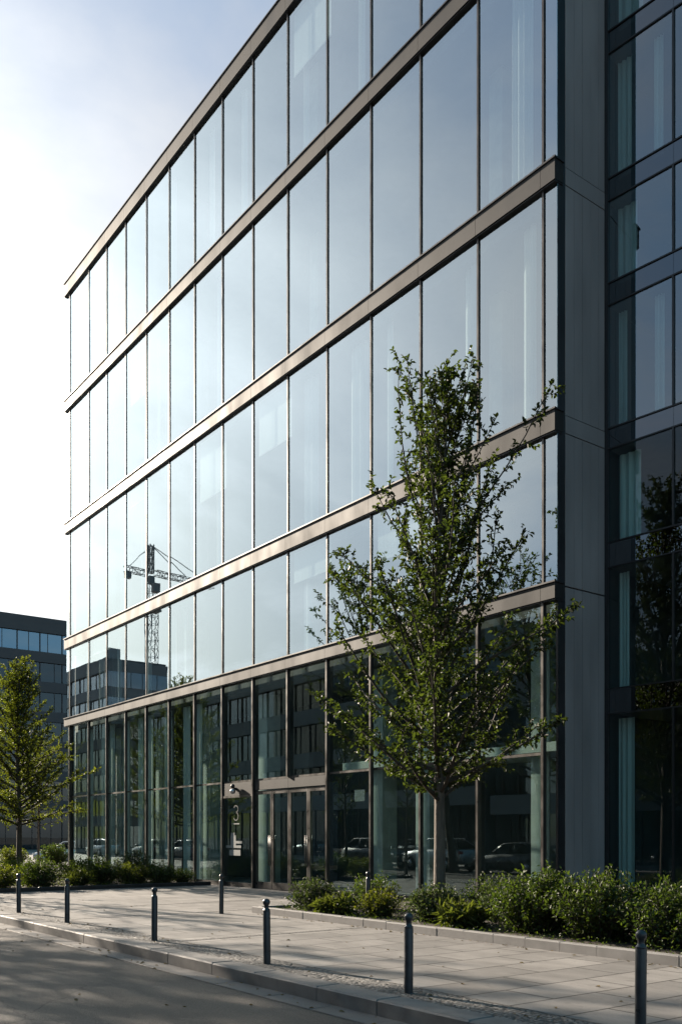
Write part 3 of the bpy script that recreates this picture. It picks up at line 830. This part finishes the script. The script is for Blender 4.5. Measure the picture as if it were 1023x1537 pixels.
def make_car(name, paint, suv=False):
    c = empty(name)
    Hh = 0.16 if suv else 0.0
    # lower body sections along x (front at -x)
    prof = [(-2.15, 0.66, 0.42, 0.62), (-2.08, 0.76, 0.30, 0.70), (-1.7, 0.86, 0.24, 0.80), (-1.0, 0.89, 0.22, 0.90), (-0.4, 0.90, 0.22, 0.94), (0.8, 0.90, 0.22, 0.96), (1.6, 0.88, 0.24, 0.97), (2.05, 0.80, 0.32, 0.92), (2.15, 0.70, 0.42, 0.80)]
    secs = []
    for x, hw, z0, z1 in prof:
        z1 += Hh; z0 += Hh * 0.6
        zm = z0 + (z1 - z0) * 0.55
        secs.append([(x, -hw * 0.9, z0), (x, hw * 0.9, z0), (x, hw, z0 + 0.12), (x, hw, zm), (x, hw * 0.94, z1 - 0.03), (x, hw * 0.8, z1), (x, -hw * 0.8, z1), (x, -hw * 0.94, z1 - 0.03), (x, -hw, zm), (x, -hw, z0 + 0.12)])
    mb = MB(); loft(mb, secs); mb.build('body', paint, c)
    zt = 1.44 + Hh * 1.2
    zb = 0.93 + Hh
    re = 1.95 if suv else 1.55
    pts = [(-0.95, 0.76, zb - 0.03, zb), (-0.25, 0.68, zb, zt - 0.05), (0.3, 0.66, zb, zt), (1.0, 0.65, zb, zt - 0.03), (re - 0.15, 0.66, zb, zb + 0.32 if not suv else zt - 0.14), (re + 0.1, 0.70, zb, zb + 0.03)]
    secs = [[(x, -0.80, a), (x, 0.80, a), (x, hw, max(a + 0.02, b - 0.05)), (x, hw * 0.8, max(a + 0.03, b)), (x, -hw * 0.8, max(a + 0.03, b)), (x, -hw, max(a + 0.02, b - 0.05))] for x, hw, a, b in pts]
    mb = MB(); loft(mb, secs); mb.build('window_glass', M['carglass'], c)
    mb = MB()
    mb.add([(-0.3, -0.57, zt - 0.03), (-0.3, 0.57, zt - 0.03), (1.2, 0.56, zt - 0.015), (1.2, -0.56, zt - 0.015), (0.3, -0.58, zt + 0.03), (0.3, 0.58, zt + 0.03), (1.0, 0.57, zt + 0.01), (1.0, -0.57, zt + 0.01)],
           [(0, 1, 5, 4), (4, 5, 6, 7), (7, 6, 2, 3), (0, 4, 7, 3), (1, 2, 6, 5)], True)
    for s_ in (-1, 1):
        mb.tube([(-0.95, 0.76 * s_, zb), (-0.25, 0.64 * s_, zt - 0.04), (1.0, 0.62 * s_, zt - 0.02), (re, 0.70 * s_, zb + 0.05)], 0.035, 6)
        mb.tube([(0.42, 0.80 * s_, zb), (0.45, 0.64 * s_, zt - 0.02)], 0.035, 6)
    mb.build('roof', paint, c)
    for sx in (-1.32, 1.32):
        for sy in (-0.80, 0.80):
            wz = 0.32 + Hh * 0.3
            d = 0.11
            wv = MB().lathe([(0.20, -d), (wz - 0.03, -d), (wz, -d + 0.04), (wz, d - 0.04), (wz - 0.03, d), (0.20, d)], 22, (sx, sy, wz), 'Y').build('wheel', M['tyre'], c)
            MB().lathe([(0.02, -d - 0.004), (0.19, -d - 0.004), (0.2, 0), (0.19, d + 0.004), (0.02, d + 0.004)], 16, (sx, sy, wz), 'Y').build('rim', M['rim'], wv)
    for sy in (-1, 1):
        MB().bbox(-2.16, -1.95, sy * 0.62 - 0.13, sy * 0.62 + 0.13, 0.60 + Hh, 0.71 + Hh, 0.02).build('headlight', M['lamp'], c)
        MB().bbox(2.02, 2.16, sy * 0.64 - 0.12, sy * 0.64 + 0.12, 0.72 + Hh, 0.86 + Hh, 0.02).build('tail_light', M['red'], c)
        MB().bbox(-0.62, -0.42, sy * 0.98 - 0.09, sy * 0.98 + 0.09, 0.94 + Hh, 1.08 + Hh, 0.03).build('wing_mirror', paint, c)
    return c
cars = [
    ((-22.1, -17.2), 'car_silver', True, 0, 'silver parked car mirrored just left of the main tree trunk'),
    ((-16.9, -17.2), 'car_dark', False, 0, 'dark saloon car mirrored just right of the main tree trunk'),
    ((-27.4, -17.2), 'car_dark', True, 180, 'dark parked car mirrored low right of the entrance doors'),
    ((-49.6, -17.2), 'car_grey', False, 0, 'grey parked car mirrored low in the panes left of the number 3'),
    ((-55.8, -17.2), 'car_dark', False, 0, 'dark parked car mirrored third bay from the left corner'),
    ((-65.5, -17.2), 'car_silver', False, 0, 'silver parked car with sun glint mirrored at the left corner'),
]
rc_ = None
for (x, y), pk, suv, rz, lb in cars:
    c = make_car('parked_car', M[pk], suv)
    c.location = (x, y, ROADZ + 0.001); c.rotation_euler = (0, 0, R(rz))
    tag(c, lb, 'car', 'cars parked across the street')
c = make_car('parked_car', M['car_silver'], False)
c.location = (-45.0, 6.7, -0.18); c.rotation_euler = (0, 0, R(60))
tag(c, 'pale car parked beyond the low hedge behind the left trees', 'car')

# ------------------------------------------------------------------ foliage
def leaf_mesh(name, P, D, Nn, S_, wid, mat, parent, droop=0.15, grass=False):
    """P points, D growth directions, Nn upper normals, S_ lengths -> one mesh of small folded leaves"""
    P = np.array(P, dtype=np.float64); D = np.array(D, dtype=np.float64); Nn = np.array(Nn, dtype=np.float64); S_ = np.array(S_)[:, None]
    D /= np.linalg.norm(D, axis=1)[:, None] + 1e-9
    X = np.cross(D, Nn); X /= np.linalg.norm(X, axis=1)[:, None] + 1e-9
    U = np.cross(X, D)
    W_ = S_ * wid
    b = P
    m1 = P + D * S_ * 0.33; m2 = P + D * S_ * 0.68 - U * S_ * droop * 0.4
    tp_ = P + D * S_ - U * S_ * droop
    fold = 0.28
    l1 = m1 - X * W_ * 0.5 + U * W_ * fold; r1 = m1 + X * W_ * 0.5 + U * W_ * fold
    l2 = m2 - X * W_ * 0.42 + U * W_ * fold * .8; r2 = m2 + X * W_ * 0.42 + U * W_ * fold * .8
    n = len(P)
    V = np.stack([b, r1, r2, tp_, l2, l1], axis=1).reshape(-1, 3)
    base = (np.arange(n) * 6)[:, None]
    F = np.concatenate([base + np.array([[0, 1, 2, 3]]), base + np.array([[0, 3, 4, 5]])], axis=1).reshape(-1)
    me = bpy.data.meshes.new(name)
    me.vertices.add(len(V)); me.vertices.foreach_set('co', V.reshape(-1))
    me.loops.add(len(F)); me.loops.foreach_set('vertex_index', F)
    me.polygons.add(n * 2)
    me.polygons.foreach_set('loop_start', np.arange(n * 2) * 4)
    me.polygons.foreach_set('loop_total', np.full(n * 2, 4))
    me.update(calc_edges=True)
    me.materials.append(mat)
    o = bpy.data.objects.new(name, me)
    COL.objects.link(o)
    if parent: o.parent = parent
    return o

def rvec(r): return Vector((r.gauss(0, 1), r.gauss(0, 1), r.gauss(0, 1)))

def make_tree(name, height, tr, crown0, env, nprim, leaf, lmat, label, seed, lean=(0, 0), elev=(35, 70), twig_step=0.22, per=4, tops=3, group=None, bark='bark', wid=0.5, tsides=10, zmaxp=0.93, twl=0.5, zpow=1.05, low=1.0):
    r = random.Random(seed)
    t = empty(name)
    tag(t, label, 'tree', group)
    mb = MB()
    tp_ = []; rad = []
    n = 14
    for k in range(n + 1):
        f = k / n; z = height * 0.97 * f
        tp_.append(Vector((lean[0] * f + 0.05 * math.sin(f * 7 + seed) * f * 2, lean[1] * f + 0.05 * math.cos(f * 6 + seed) * f * 2, z - 0.1 * (k == 0))))
        rad.append(tr * (1.25 if k == 0 else 1) * (1 - f) ** 0.85 + 0.006)
    mb.tube(tp_, rad, tsides)
    def trunk(z):
        f = max(0, min(0.999, z / (height * 0.97))) * n; i = int(f)
        return tp_[i].lerp(tp_[i + 1], f - i), rad[i] + (rad[i + 1] - rad[i]) * (f - i)
    lp = []; ld = []; ln_ = []; ls = []
    limb = MB()
    def leaves_along(p0, p1, d, cnt):
        for q in range(cnt):
            f = (q + r.random()) / cnt
            p = p0.lerp(p1, f)
            dd = (d * 0.55 + rvec(r) * 0.55 + Vector((0, 0, -0.12))).normalized()
            nn = (Vector((0, 0, 1)) + rvec(r) * 0.5).normalized()
            lp.append(p + rvec(r) * 0.012); ld.append(dd); ln_.append(nn); ls.append(leaf * r.uniform(0.65, 1.2))
    def twig(p, d, length, cnt):
        q = p + d * length * 0.5 + Vector((0, 0, -0.02 * length)); e = q + (d + Vector((0, 0, 0.25)) + rvec(r) * 0.15).normalized() * length * 0.5
        limb.tube([p, q, e], [0.006, 0.004, 0.0022], 3, False)
        leaves_along(p.lerp(q, 0.25), q, d, cnt); leaves_along(q, e, d, cnt)
        leaves_along(e, e + d * 0.03, d, 2)
    def branch(p0, d0, length, r0, curve=0.25, dens=1.0):
        pts = [p0]; d = d0.copy(); seg = max(4, int(length / 0.3)); p = p0.copy()
        for s_ in range(seg):
            d = (d + Vector((0, 0, curve / seg)) + rvec(r) * 0.06).normalized()
            p = p + d * (length / seg); pts.append(p.copy())
        limb.tube(pts, [r0 * (1 - 0.85 * i / seg) + 0.003 for i in range(seg + 1)], 5, False)
        # twigs
        s0 = 0.12; pos = s0 * length; sgn = 1
        while pos < length:
            f = pos / length * seg; i = min(int(f), seg - 1)
            p = pts[i].lerp(pts[i + 1], f - i); dd = (pts[i + 1] - pts[i]).normalized()
            side = dd.cross(Vector((0, 0, 1)))
            side = side.normalized() if side.length > 1e-3 else Vector((1, 0, 0))
            sgn = -sgn
            ang = r.uniform(35, 65)
            td = (dd * math.cos(R(ang)) + (side * sgn + rvec(r) * 0.55).normalized() * math.sin(R(ang))).normalized()
            tl = twl * r.uniform(0.5, 1.1) * (1.1 - 0.6 * pos / length)
            twig(p, td, tl, max(2, int(tl * per * 4)))
            pos += twig_step / dens * r.uniform(0.6, 1.4)
        leaves_along(pts[-2], pts[-1], d, per * 3)
    ga = seed * 1.3
    for i in range(nprim):
        f = (i + 0.5) / nprim
        z = crown0 + (height * zmaxp - crown0) * f ** zpow
        ga += 2.399 + r.uniform(-.4, .4)
        p, rr = trunk(z)
        el = R(elev[0] + (elev[1] - elev[0]) * f + r.uniform(-10, 10))
        # length so that the tip meets the envelope
        ztip = z
        for _ in range(3):
            reach = env(min(0.999, max(0, (ztip - crown0) / (height - crown0))))
            lngt = reach / max(0.25, math.cos(el)); ztip = min(height, z + lngt * math.sin(el))
        lngt = max(0.35, min(lngt, (height * 1.0 - z) / max(0.2, math.sin(el)))) * r.uniform(0.72, 1.0)
        d = Vector((math.cos(ga) * math.cos(el), math.sin(ga) * math.cos(el), math.sin(el)))
        branch(p, d, lngt, max(0.010, rr * 0.42), 0.25, low if f < 0.6 else 1.0)
    for k in range(tops):
        a = k * 2 * math.pi / max(1, tops) + seed
        p, rr = trunk(height * (0.60 + 0.06 * k))
        branch(p, Vector((math.cos(a) * 0.22, math.sin(a) * 0.22, 1)).normalized(), height * (0.34 - 0.05 * k), rr * 0.5, 0.1)
    # the leader keeps its leaves right to the tip
    for k in range(26):
        p, rr = trunk(height * (0.72 + 0.25 * k / 26))
        twig(p, (rvec(r) * 0.6 + Vector((0, 0, 0.7))).normalized(), 0.28, per)
    tk = mb.build('trunk', M[bark], t)
    limb.build('branches', M['twig'], t)
    leaf_mesh('crown', [tuple(v) for v in lp], [tuple(v) for v in ld], [tuple(v) for v in ln_], ls, wid, lmat, t)
    return t

def pw(pts):
    xs = [p[0] for p in pts]; ys_ = [p[1] for p in pts]
    return lambda f: float(np.interp(f, xs, ys_))
env_main = pw([(0, 1.9), (0.12, 2.7), (0.30, 3.0), (0.45, 2.35), (0.62, 1.6), (0.78, 1.05), (0.9, 0.65), (1, 0.2)])
T1 = make_tree('street_tree', 10.5, 0.112, 2.2, env_main, 80, 0.10, M['leaf'], 'tall slender young tree with sparse green leaves before the glass facade', 7, (0.05, 0.0), (24, 76), 0.165, 5, 3, zpow=1.3, low=1.5)
T1.location = (-0.49, -2.76, 0.05)
env_left = pw([(0, 2.3), (0.15, 3.5), (0.35, 2.9), (0.6, 1.7), (0.8, 0.9), (1, 0.12)])
T2 = make_tree('street_tree', 8.3, 0.11, 1.9, env_left, 100, 0.09, M['leaf_y'], 'sunlit conical tree with yellow green leaves at the left edge', 12, (0, 0), (12, 55), 0.11, 7, 1, twl=0.42)
T2.location = (-23.2, -3.42, 0.05)
T3 = make_tree('street_tree', 6.2, 0.055, 1.9, pw([(0, 1.2), (0.3, 1.7), (0.7, 1.1), (1, 0.2)]), 30, 0.085, M['leaf_y'], 'small thin trunked tree between the left tree and the glass corner', 21, (0, 0), (15, 55), 0.2, 4, 1, twl=0.4)
T3.location = (-29.25, -0.6, 0.0)
T4 = make_tree('street_tree', 6.8, 0.06, 2.0, pw([(0, 1.2), (0.3, 1.9), (0.7, 1.2), (1, 0.2)]), 30, 0.09, M['leaf_y'], 'thin tree half hidden behind the conical tree by the sunny path', 25, (0, 0), (15, 55), 0.2, 4, 1, twl=0.4)
T4.location = (-34.5, -1.6, 0.0)
T5 = make_tree('street_tree', 9.5, 0.12, 2.4, pw([(0, 1.6), (0.2, 2.7), (0.5, 2.4), (0.8, 1.3), (1, 0.2)]), 50, 0.11, M['leaf'], 'green street tree mirrored in the fifth street floor pane from the left corner', 44, (0, 0), (15, 60), 0.22, 5, 1, twl=0.5)
T5.location = (-38.5, -8.6, 0.0)
T6 = make_tree('street_tree', 6.4, 0.07, 2.2, pw([(0, 1.2), (0.3, 1.8), (0.7, 1.2), (1, 0.2)]), 26, 0.09, M['leaf'], 'small young street tree mirrored in the pane just right of the entrance doors', 52, (0, 0), (20, 60), 0.3, 4, 1, twl=0.4)
T6.location = (-18.8, -8.7, 0.0)
T7 = copy_tree(T6); T7.location = (-14.9, -8.7, 0); T7.rotation_euler = (0, 0, R(140)); T7.scale = (0.88, 0.88, 0.88)
tag(T7, 'smallest young street tree mirrored in the pane just left of the main trunk', 'tree', 'young street trees on the near kerb line')
T6['group'] = 'young street trees on the near kerb line'
# trees along the parking lane across the street: they shade the road and show in the panes
env_big = pw([(0, 1.8), (0.2, 3.2), (0.5, 3.4), (0.8, 2.2), (1, 0.4)])
Tb = make_tree('street_tree', 12.0, 0.17, 3.4, env_big, 44, 0.155, M['leaf'], 'broadest street tree of the far row mirrored behind the left half of the main crown', 31, (0, 0), (15, 65), 0.42, 3, 2, None, twl=0.75)
Tb.location = (-24.7, -15.9, 0); Tb.scale = (1.3, 1.3, 1.3)
Tb.rotation_euler = (R(-7), 0, 0)
lane = [((-13.7, -15.6), 1.1, 130, 'leafy street tree of the far row mirrored in the rightmost panes'),
        ((-19.45, -15.6), 1.15, 40, 'leafy street tree of the far row mirrored right of the main trunk'),
        ((-48.9, -17.6), 1.0, 200, 'leafy street tree of the far row mirrored left of the number 3 panel')]
for (x, y), sc_, rz, lb in lane:
    o = copy_tree(Tb); o.location = (x, y, 0); o.scale = (sc_,) * 3; o.rotation_euler = (Matrix.Rotation(R(-9 if x > -30 else 0), 3, 'X') @ Matrix.Rotation(R(rz), 3, 'Z')).to_euler()
    tag(o, lb, 'tree', 'trees along the far parking lane')
Tb['group'] = 'trees along the far parking lane'

# shrubs -----------------------------------------------------------
def make_shrub(rx, ry, h, leaf, lmat, seed, stems=40, per=9, wid=0.5, grassy=False, loose=0.25):
    r = random.Random(seed)
    t = empty('shrub')
    st = MB(); lp = []; ld = []; ln_ = []; ls = []
    for i in range(stems):
        a = r.uniform(0, 6.283); q = math.sqrt(r.random())
        bx, by = rx * 0.35 * q * math.cos(a), ry * 0.35 * q * math.sin(a)
        q2 = q * r.uniform(0.8, 1.05)
        hh = h * (1 - 0.55 * q2 ** 2.5) * r.uniform(0.75, 1.1)
        ex, ey = rx * q2 * math.cos(a), ry * q2 * math.sin(a)
        p0 = Vector((bx, by, 0)); p2 = Vector((ex, ey, hh)); p1 = Vector((bx + (ex - bx) * 0.35, by + (ey - by) * 0.35, hh * 0.6))
        pts = [((1 - u) ** 2) * p0 + 2 * u * (1 - u) * p1 + u * u * p2 for u in (0, .25, .5, .75, 1)]
        st.tube(pts, [0.008, 0.007, 0.0055, 0.004, 0.002], 4, False)
        nn_ = int(per * hh / 0.4) + 3
        for k in range(nn_):
            u = 0.15 + 0.85 * (k + r.random()) / nn_
            p = ((1 - u) ** 2) * p0 + 2 * u * (1 - u) * p1 + u * u * p2
            d = (p2 - p0).normalized()
            spread = loose * (0.3 + 0.7 * (1 - u)) 
            off = rvec(r) * spread * 0.35
            for _ in range(3):
                dd = (d * 0.5 + rvec(r) * 0.7 + Vector((0, 0, 0.1))).normalized()
                pp = p + off + rvec(r) * 0.03
                pp.z = max(0.02, pp.z)
                lp.append(tuple(pp)); ld.append(tuple(dd)); ln_.append(tuple((Vector((0, 0, 1)) + rvec(r) * 0.6).normalized())); ls.append(leaf * r.uniform(0.6, 1.25))
            if _ == 2 and loose > 0.1: st.tube([p, p + off], [0.003, 0.0015], 3, False)
    st.build('stems', M['twig'], t)
    leaf_mesh('foliage', lp, ld, ln_, ls, wid, lmat, t, 0.1 if not grassy else 0.35)
    return t
GS = 'shrubs in the right planting bed'
GL = 'shrubs in the left planting bed'
GH = 'hedge shrubs beyond the left path'
shr = [
    # x, y, rx, ry, h, leaf, mat, stems, grassy, label, group
    (-3.2, -3.75, 0.62, 0.62, 0.78, 0.055, 'leaf_b', 60, 0, 'dusty green shrub at the left tip of the right bed', GS),
    (-2.65, -2.7, 0.75, 0.7, 0.85, 0.055, 'leaf_s', 60, 0, 'bushy green shrub just left of the thin bollard in the bed', GS),
    (-2.1, -4.05, 0.55, 0.35, 0.40, 0.06, 'leaf_g', 46, 1, 'low bright tuft at the edging before the thin bollard', GS),
    (-1.15, -3.65, 0.48, 0.48, 0.62, 0.05, 'leaf_sy', 60, 0, 'bright yellow green shrub right of the thin bollard', GS),
    (-0.95, -2.3, 0.6, 0.5, 0.62, 0.05, 'leaf_b', 44, 0, 'grey green shrub directly left of the main trunk', GS),
    (0.30, -3.55, 0.55, 0.55, 0.80, 0.06, 'leaf_b', 70, 0, 'blue green leafy shrub against the right side of the main trunk', GS),
    (0.35, -2.2, 0.75, 0.7, 0.95, 0.05, 'leaf_s', 60, 0, 'upright shrub close to the glass right of the main trunk', GS),
    (1.25, -2.7, 0.75, 0.7, 0.88, 0.055, 'leaf_b', 60, 0, 'rounded shrub midway between main trunk and the big bush', GS),
    (1.25, -3.85, 0.5, 0.42, 0.45, 0.07, 'leaf_g', 46, 1, 'low straw coloured tuft at the edging beside the big bush', GS),
    (2.05, -2.2, 0.7, 0.7, 0.95, 0.05, 'leaf_s', 50, 0, 'shrub below the grey panel wall behind the big bush', GS),
    (2.55, -3.45, 0.95, 0.85, 1.18, 0.065, 'leaf_s', 120, 0, 'biggest rounded bush of the right bed with yellowish tips', GS),
    (3.75, -3.5, 0.95, 0.85, 1.22, 0.06, 'leaf_s', 110, 0, 'dark dense bush right beside the biggest bush', GS),
    (4.2, -2.0, 1.0, 0.8, 1.15, 0.06, 'leaf_s', 80, 0, 'tall bush close to the dark wing at the right', GS),
    (5.0, -3.5, 0.9, 0.85, 1.05, 0.06, 'leaf_s', 90, 0, 'dense bush behind the nearest bollard', GS),
    (5.9, -2.4, 1.0, 0.9, 1.25, 0.065, 'leaf_y', 90, 0, 'bright leaved bush at the right frame edge', GS),
    (6.5, -3.6, 0.9, 0.8, 1.0, 0.06, 'leaf_s', 80, 0, 'dark bush at the right frame edge before the bright one', GS),
    (-15.1, -6.6, 0.75, 0.7, 0.70, 0.06, 'leaf_y', 60, 0, 'sunny yellow green shrub at the far left edge of the frame', GL),
    (-15.15, -5.4, 0.85, 0.75, 0.82, 0.06, 'leaf_s', 70, 0, 'rounded shrub behind the leftmost bollard', GL),
    (-15.0, -4.2, 0.6, 0.5, 0.48, 0.05, 'leaf_g', 44, 1, 'low grassy tuft between the first two bollards', GL),
    (-15.6, -3.3, 0.75, 0.7, 0.85, 0.06, 'leaf_s', 64, 0, 'rounded shrub behind the second bollard from the left', GL),
    (-15.0, -2.5, 0.6, 0.55, 0.70, 0.055, 'leaf_y', 54, 0, 'yellow green shrub right of the second bollard', GL),
    (-16.1, -1.9, 0.8, 0.7, 1.0, 0.055, 'leaf_b', 60, 0, 'tall loose shrub against the glass in the left bed', GL),
    (-15.0, -1.5, 0.6, 0.5, 0.66, 0.055, 'leaf_s', 54, 0, 'shrub near the right end of the left bed', GL),
    (-14.85, -0.75, 0.45, 0.35, 0.45, 0.05, 'leaf_s', 36, 0, 'small shrub at the right tip of the left bed by the glass', GL),
    (-18.2, -3.0, 0.9, 0.8, 0.75, 0.06, 'leaf_s', 60, 0, 'darker shrub in the second rank of the left bed', GL),
    (-18.8, -5.2, 0.9, 0.9, 0.8, 0.06, 'leaf_s', 60, 0, 'shrub below the conical left tree', GL),
    (-35.5, 0.2, 1.3, 0.9, 1.0, 0.08, 'leaf_y', 70, 0, 'low hedge shrub beyond the sunny path at the left edge', GH),
    (-35.8, 2.4, 1.3, 1.0, 1.05, 0.08, 'leaf_s', 70, 0, 'low hedge shrub beyond the path behind the left trunk', GH),
    (-35.9, 4.6, 1.3, 1.1, 1.1, 0.08, 'leaf_s', 70, 0, 'low dark hedge shrub beside the glass building corner', GH),
]
for k, (x, y, rx, ry, h, lf, mt, stn, gr, lb, g) in enumerate(shr):
    if g == GL: rx, ry, stn = rx * 1.25, ry * 1.2, int(stn * 1.3)
    if g == GS: h *= 0.82
    s_ = make_shrub(rx, ry, h, lf * (3.2 if gr else 1), M[mt], 100 + k, stn, 11 if not gr else 5, 0.5 if not gr else 0.10, bool(gr), 0.25 if not gr else 0.08)
    s_.location = (x, y, 0.06)
    tag(s_, lb, 'shrub', g)

# ground cover between the shrubs: uncountable small leaves and litter
def cover(name, x0, x1, y0, y1, n, mat, seed, leaf=0.045):
    r = np.random.RandomState(seed)
    P = np.stack([r.uniform(x0, x1, n), r.uniform(y0, y1, n), 0.075 + np.abs(r.normal(0, 0.05, n))], 1)
    D = r.normal(0, 1, (n, 3)); D[:, 2] = np.abs(D[:, 2]) * 0.6
    Nn = r.normal(0, 0.5, (n, 3)); Nn[:, 2] += 1
    o = leaf_mesh(name, P, D, Nn, r.uniform(0.5, 1.3, n) * leaf, 0.45, mat, None)
    return tag(o, kind='stuff')
tag(cover('ground_cover', -3.9, 9, -4.5, -0.5, 9000, M['leaf_s'], 1), 'low green leaves covering the soil of the right bed', 'ground cover')
tag(cover('ground_cover', -24, -14.4, -7.9, -0.5, 9000, M['leaf_g'], 2, 0.06), 'low grassy leaves covering the soil of the left bed', 'ground cover')

def litter(name, spots, mat, seed, label):
    r = np.random.RandomState(seed); P = []; S2 = []
    for (x0, x1, y0, y1, z, n) in spots:
        for _ in range(n):
            P.append((r.uniform(x0, x1), r.uniform(y0, y1), z + 0.006)); S2.append(r.uniform(0.03, 0.07))
    D = r.normal(0, 1, (len(P), 3)); D[:, 2] *= 0.12
    Nn = r.normal(0, 0.2, (len(P), 3)); Nn[:, 2] += 1
    o = leaf_mesh(name, P, D, Nn, S2, 0.5, mat, None)
    return tag(o, label, 'leaves', kind='stuff')
M['dry'] = leafmat('dry_leaf', (0.07, 0.045, 0.02), (0.16, 0.11, 0.04), 0.15)
litter('fallen_leaves', [(-10, 9, -9.40, -9.08, -0.150, 90), (-4, 8, -4.85, -4.68, 0.0, 70), (-10, 9, -8.2, -4.9, 0.0, 45), (-8, 8, -8.7, -8.25, 0.0, 40), (-8, 6, -12.5, -9.4, ROADZ, 40)], M['dry'], 9, 'dry fallen leaves scattered along the gutter and pavement')
